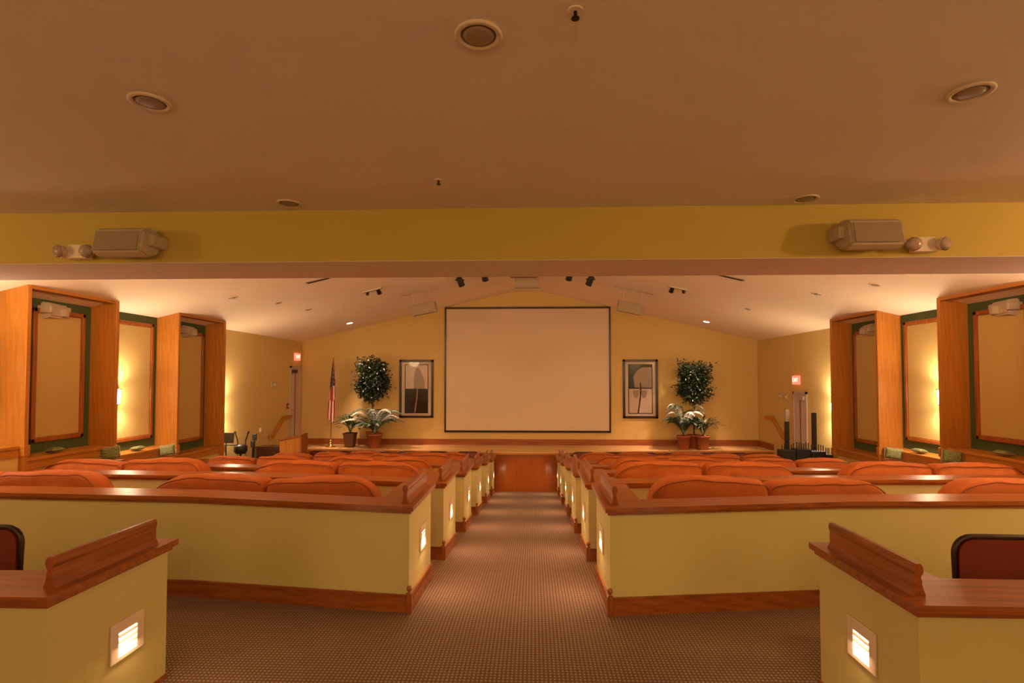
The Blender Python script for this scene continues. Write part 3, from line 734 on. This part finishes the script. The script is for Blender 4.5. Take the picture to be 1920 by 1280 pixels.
# ------------------------------------------------------------------ flag
t = empty('flag', (-5.31, 14.35, ST), 0, 'furled American flag on a brass-based pole at the left of the stage', 'flag')
bm = B(); lathe(bm, [(.13, 0), (.135, .02), (.11, .035), (.06, .06), (.045, .11), (.035, .15), (.04, .17), (.02, .20)], 20); obj('base', bm, M['brass'], t, smooth=True)
bm = B(); cyl(bm, (0, 0, .15), (.06, 0, 2.42), .014, .012); obj('pole', bm, OAKZ, t)
bm = B(); lathe(bm, [(.004, 0), (.02, .01), (.012, .03), (.022, .05), (.012, .09), (.002, .12)], 12, (.06, 0, 2.42)); obj('finial', bm, M['brass'], t, smooth=True)
bm = B(); NU, NV = 34, 30; g = {}
for i in range(NU+1):
    for j in range(NV+1):
        v = j/NV; u = i/NU                                   # v: top to bottom; u across the folds
        wd = .03+.20*min(1, v*1.15)**.8
        x = .055-.05*v-wd*.55+wd*1.12*u; y = .035+.045*math.sin(u*PI*5.0+v*1.5)*min(1, v*2+.1)
        z = 2.36-v*1.58-(u-.5)**2*.0+.10*math.sin(u*PI*2.4+.6)*v-(.10*(1-u) if v > .9 else .10*(1-u)*v)
        g[i, j] = bm.verts.new((x, y-.02, z))
for i in range(NU):
    for j in range(NV):
        f = bm.faces.new([g[i, j], g[i+1, j], g[i+1, j+1], g[i, j+1]])
        v = (j+.5)/NV; u = (i+.5)/NU
        canton = v < .40+.12*(1-u) and u < .80
        if canton: f.material_index = 2 if (i*3+j*5) % 7 else 1
        else: f.material_index = (i//3+int(v*3)) % 2
obj('banner', bm, [M['flagred'], M['flagwhite'], M['flagblue']], t, smooth=True)

# ------------------------------------------------------------------ plants
def leaf(bm, p, d, L, W_, up=None, mi=0):
    d = d.normalized(); up = up or Vector((random.gauss(0, 1), random.gauss(0, 1), random.gauss(0, 1))); sd = d.cross(up)
    if sd.length < 1e-3: sd = d.orthogonal()
    sd.normalize(); nrm = sd.cross(d)
    a = bm.verts.new(p); m1 = bm.verts.new(p+d*L*.45+sd*W_/2+nrm*L*.05); m2 = bm.verts.new(p+d*L*.45-sd*W_/2+nrm*L*.05); e = bm.verts.new(p+d*L-nrm*L*.12); c = bm.verts.new(p+d*L*.5-nrm*L*.02)
    for f in ([a, m1, c], [m1, e, c], [a, c, m2], [c, e, m2]): bm.faces.new(f).material_index = mi
def pot(parent, r0, r1, h, m, square=False):
    bm = B()
    if square:
        a = [(r0*x, r0*y) for x, y in ((-1, -1), (1, -1), (1, 1), (-1, 1))]
        vs = box(bm, -1, 1, -1, 1, 0, h)
        for v in vs: k = r0 if v.co.z < h/2 else r1; v.co.x *= k; v.co.y *= k
        box(bm, -r1*1.06, r1*1.06, -r1*1.06, r1*1.06, h-.03, h)
    else:
        lathe(bm, [(r0*.9, 0), (r0, .01), (r1*.97, h-.05), (r1*1.08, h-.05), (r1*1.10, h), (r1*.95, h), (r1*.92, h-.03)], 28)
    obj('pot', bm, m, parent, smooth=not square)
    bm = B(); cyl(bm, (0, 0, h-.06), (0, 0, h-.02), r1*.9, n=20); obj('soil', bm, M['soil'], parent)
def ficus(x, y, z, shape, label, potargs, lean=0):
    t = empty('ficus_tree', (x, y, z), 0, label, 'potted tree'); pot(t, *potargs)
    cx, cz, rx, ry, rz = shape
    bm = B()
    for k in range(3):
        a = k*2.1; tube(bm, [(0, 0, .2), (.02*math.cos(a)+cx*.4, .02*math.sin(a), .7), (cx-.03*math.cos(a), .03*math.sin(a), cz-rz*.9), (cx+.1*math.cos(a), .06*math.sin(a), cz)], [.02, .016, .014, .008], 7)
    obj('trunk', bm, M['bark'], t, smooth=True)
    bm = B(); cnt = 0
    clus = [Vector((random.uniform(-1, 1), random.uniform(-1, 1), random.uniform(-1, 1))) for _ in range(90)]
    for c in clus:
        m = max(abs(c.x)**3+abs(c.y)**3+abs(c.z)**3, 1e-4)**(1/3.)
        c *= min(1, 1/m)*random.uniform(.6, 1.0)
        wx = rx*(1.0 if c.z > -.2 else 1.0+.35*(c.z+.2)); P0 = Vector((cx+c.x*wx, c.y*ry, cz+c.z*rz))
        for _ in range(52):
            p = P0+Vector((random.gauss(0, .075), random.gauss(0, .06), random.gauss(0, .075)))
            d = (p-Vector((cx, 0, cz)))*.6+Vector((random.gauss(0, .3), random.gauss(0, .3), random.gauss(-.15, .25)))
            leaf(bm, p, d, random.uniform(.07, .12), random.uniform(.028, .045))
    obj('foliage', bm, M['leaf'], t)
    return t
def fern(x, y, z, label, potargs, n=20, L=.55, silver=.25, rise=.55, seed=1, broad=False, name='potted_fern'):
    rnd = random.Random(seed); t = empty(name, (x, y, z), 0, label, 'potted plant'); pot(t, *potargs); h = potargs[2]
    bms = [B(), B()]
    for k in range(n):
        a = 2*PI*k/n+rnd.uniform(-.2, .2); ln = L*rnd.uniform(.7, 1.1); ris = rise*rnd.uniform(.6, 1.25)
        di = 1 if rnd.random() < silver and ris > rise*.8 else 0; bm = bms[di]
        dr = Vector((math.cos(a), math.sin(a)*.75, 0)); pts = []
        for i in range(15):
            u = i/14; pts.append(Vector((0, 0, h-.03))+dr*ln*u*(.6+.4*u)+Vector((0, 0, ris*math.sin(u*PI*.62)-.10*u*u)))
        if broad:
            for i in range(4, 14, 3):
                leaf(bm, pts[i], (pts[i]-pts[i-2])+dr*.02+Vector((rnd.gauss(0, .03), rnd.gauss(0, .03), .02)), .20, .06, Vector((0, 0, 1)))
            tube(bm, pts[:12], .004, 5)
        else:
            tube(bm, pts, .003, 4)
            for i in range(3, 15):
                tdir = (pts[min(14, i+1)]-pts[i-1]).normalized(); sdv = tdir.cross(Vector((0, 0, 1))).normalized(); ll = .13*math.sin(PI*min(1, (i-1)/14))*1.0+.02
                for sg in (-1, 1):
                    leaf(bm, pts[i], sdv*sg+tdir*.45+Vector((0, 0, -.25)), ll, .026, Vector((0, 0, 1)))
                    leaf(bm, (pts[i]+pts[i-1])/2, sdv*sg+tdir*.45+Vector((0, 0, -.25)), ll, .022, Vector((0, 0, 1)))
    obj('foliage', bms[0], M['leaf2'], t)
    if len(bms[1].verts): obj('silver_frond', bms[1], M['silverleaf'], t)
    else: bms[1].free()
    return t
ficus(-4.20, 14.52, ST, (-.03, 1.84, .40, .14, .56), 'tall bushy green ficus tree in a pot, left of the stage', (.15, .19, .40, M['terra']))
fern(-4.06, 14.22, ST, 'fern with silver-white fronds in a round terracotta pot, left of the screen', (.14, .19, .38, M['terra']), 40, .80, .42, .62, 4)
fern(-4.80, 14.42, ST, 'dark leafy plant in a square brown planter beside the flag', (.11, .15, .38, M['wicker'], True), 22, .36, .0, .42, 8, True, 'potted_plant')
ficus(4.50, 14.52, ST, (.02, 1.78, .43, .14, .52), 'tall bushy green ficus tree in a pot, right of the stage', (.15, .19, .36, M['terra']))
fern(4.15, 14.26, ST, 'fern with silver-white fronds in a terracotta pot, right of the screen', (.13, .17, .36, M['terra']), 38, .56, .45, .74, 11)
fern(4.64, 14.22, ST, 'broad-leaved plant in a brown pot, rightmost plant on the stage', (.13, .16, .36, M['terra']), 22, .50, .12, .46, 15, True, 'potted_plant')

# ------------------------------------------------------------------ lectern, piano, stands, black equipment
y = 11.99; t = empty('lectern', (-5.24, y, fz(y+.2)), .12, 'plain oak lectern with slanted top in front of the stage, left side', 'lectern')
bm = B(); extrude(bm, [(-.25, -.21, 0), (.20, -.21, 0), (.20, -.21, 1.39), (-.25, -.21, 1.31)], (0, .42, 0)); obj('body', bm, FINZ, t)
bm = B(); extrude(bm, [(-.27, -.23, 1.30), (.21, -.23, 1.385), (.21, -.23, 1.405), (-.27, -.23, 1.32)], (0, .46, 0)); obj('slanted_top', bm, OAKX, t)
bm = B(); box(bm, .20, .225, -.24, .24, .0, 1.43); obj('side_panel', bm, OAKZ, t)
y = 13.15; t = empty('upright_piano', (-5.2, 13.2, 0), 0)
t.location = (-5.90, 12.80, fz(12.8)); t.rotation_euler = (0, 0, PI/2); props(t, 'dark mahogany upright piano near the left wall behind the lectern', 'piano')
bm = B(); box(bm, -.38, -.05, -.44, .44, 0, 1.12, bev=.01); obj('case', bm, M['piano'], t)
bm = B(); box(bm, -.39, -.02, -.46, .46, 1.12, 1.15, bev=.008); obj('lid', bm, M['piano'], t)
bm = B(); box(bm, -.05, .20, -.42, .42, .58, .72, bev=.01); obj('keyboard_shelf', bm, M['piano'], t)
bm = B(); box(bm, 0, .14, -.40, .40, .72, .735); obj('keys', bm, M['plate'], t)
bm = B(); extrude(bm, [(-.03, -.35, .80), (-.01, -.35, .80), (-.06, -.35, 1.08), (-.08, -.35, 1.08)], (0, .7, 0)); obj('music_desk', bm, M['piano'], t)
for a in (-.38, .38):
    bm = B(); box(bm, .13, .19, a-.03, a+.03, 0, .58); obj('leg', bm, M['piano'], t)
def tripod(parent, r=.28, h=.25, m=None):
    for k in range(3):
        a = k*2.094+.4; bm = B(); tube(bm, [(0, 0, h), (r*.6*math.cos(a), r*.6*math.sin(a), h*.5), (r*math.cos(a), r*math.sin(a), .01)], .009, 6); obj('leg', bm, m or M['blackmetal'], parent)
y = 10.72; t = empty('music_stand', (-6.08, y, fz(y)), 0, 'black music stand with a deep desk just past the last left pilaster', 'music stand')
tripod(t); bm = B(); cyl(bm, (0, 0, .1), (0, 0, 1.20), .012); obj('pole', bm, M['blackmetal'], t)
bm = B(); extrude(bm, [(-.24, -.02, 1.20), (.16, -.02, 1.20), (.11, .10, 1.40), (-.19, .10, 1.40)], (0, .015, .0)); box(bm, -.26, .26, -.07, -.01, 1.16, 1.175); obj('desk', bm, M['black'], t)
for x, yy, top, lean, nm in ((-6.16, 11.30, 1.38, -.04, 'black microphone stand leaning left, by the left wall lamp'), (-6.01, 11.34, 1.38, .05, 'black microphone stand leaning right, next to its twin by the left wall')):
    t = empty('microphone_stand', (x, yy, fz(yy)), 0, nm, 'microphone stand'); tripod(t, .22, .2)
    bm = B(); tube(bm, [(0, 0, .1), (0, 0, 1.15), (0, -.01, 1.26)], .010, 8); obj('pole', bm, M['blackmetal'], t)
    bm = B(); cyl(bm, (0, -.01, 1.25), (lean, -.02, top), .012); obj('boom', bm, M['blackmetal'], t)
    bm = B(); cyl(bm, (lean*.9, -.02, top), (lean*1.5, -.02, top+.07), .014, .022); obj('microphone', bm, M['black'], t)
t = empty('drum_stool', (-5.93, 11.0, fz(11.0)), 0, 'round black stool seat among the microphone stands', 'stool'); tripod(t, .2, .3)
bm = B(); cyl(bm, (0, 0, .2), (0, 0, .98), .02); obj('column', bm, M['blackmetal'], t)
bm = B(); lathe(bm, [(.02, .97), (.09, .98), (.13, 1.03), (.13, 1.13), (.09, 1.17), (.02, 1.18)], 20); obj('seat', bm, M['black'], t, smooth=True)
for x, yy, top, nm in ((-5.92, 11.5, 1.40, 'taller black folded stand between the microphones and the lectern'), (-6.06, 11.7, 1.24, 'shorter black folded stand beside the taller one')):
    t = empty('folded_stand', (x, yy, fz(yy)), 0, nm, 'stand'); tripod(t, .14, .18)
    bm = B(); tube(bm, [(0, 0, .05), (0, 0, .8), (.02, 0, top-.1)], .014, 8); obj('pole', bm, M['blackmetal'], t)
    bm = B(); box(bm, -.03, .06, -.02, .02, top-.14, top, bev=.008); obj('clamp', bm, M['black'], t)
# right side: column speakers and crates
for x, top, m, nm in ((5.30, 1.93, 'silver', 'thin column loudspeaker with a shiny top behind the right sofas'), (5.84, 1.86, 'black', 'thin all-black column loudspeaker nearest the right pilaster')):
    yy = 10.98; t = empty('column_speaker', (x, yy, fz(yy)), 0, nm, 'column speaker')
    bm = B(); box(bm, -.17, .17, -.17, .17, 0, .42, bev=.02); obj('bass_cabinet', bm, M['black'], t)
    bm = B(); box(bm, -.035, .035, -.04, .04, .42, top-.25, bev=.006); obj('column', bm, M['black'], t)
    bm = B(); box(bm, -.035, .035, -.04, .04, top-.25, top, bev=.006); obj('column_top', bm, M['silver'] if m == 'silver' else M['black'], t)
for k, (x, h, yy) in enumerate(((5.12, 1.12, 10.62), (5.40, 1.14, 10.62), (5.68, 1.10, 10.62))):
    t = empty('equipment_rack', (x, yy, fz(yy)), 0, 'black equipment rack with upright pegs, %s of three' % ['leftmost', 'middle', 'rightmost'][k], 'rack')
    bm = B(); box(bm, -.135, .135, -.11, .11, .0, h, bev=.008); obj('body', bm, M['black'], t)
    for q in range(6):
        px = -.11+q*.044; hh = .09+.04*((q*7+k*3) % 4)/4
        bm = B(); cyl(bm, (px, -.06, h-.002), (px, -.06, h+hh), .009, n=8); cyl(bm, (px, -.06, h+hh), (px, -.06, h+hh+.012), .012, n=8); obj('peg', bm, M['black'], t)
t = empty('cable_case', (5.89, 10.60, fz(10.60)), 0, 'low black case with pegs beside the last right pilaster', 'case')
bm = B(); box(bm, -.06, .06, -.10, .10, 0, 1.04, bev=.01); obj('body', bm, M['black'], t)
for q in range(3):
    bm = B(); cyl(bm, (-.03+q*.03, 0, 1.04), (-.03+q*.03, 0, 1.16), .008, n=8); obj('peg', bm, M['black'], t)
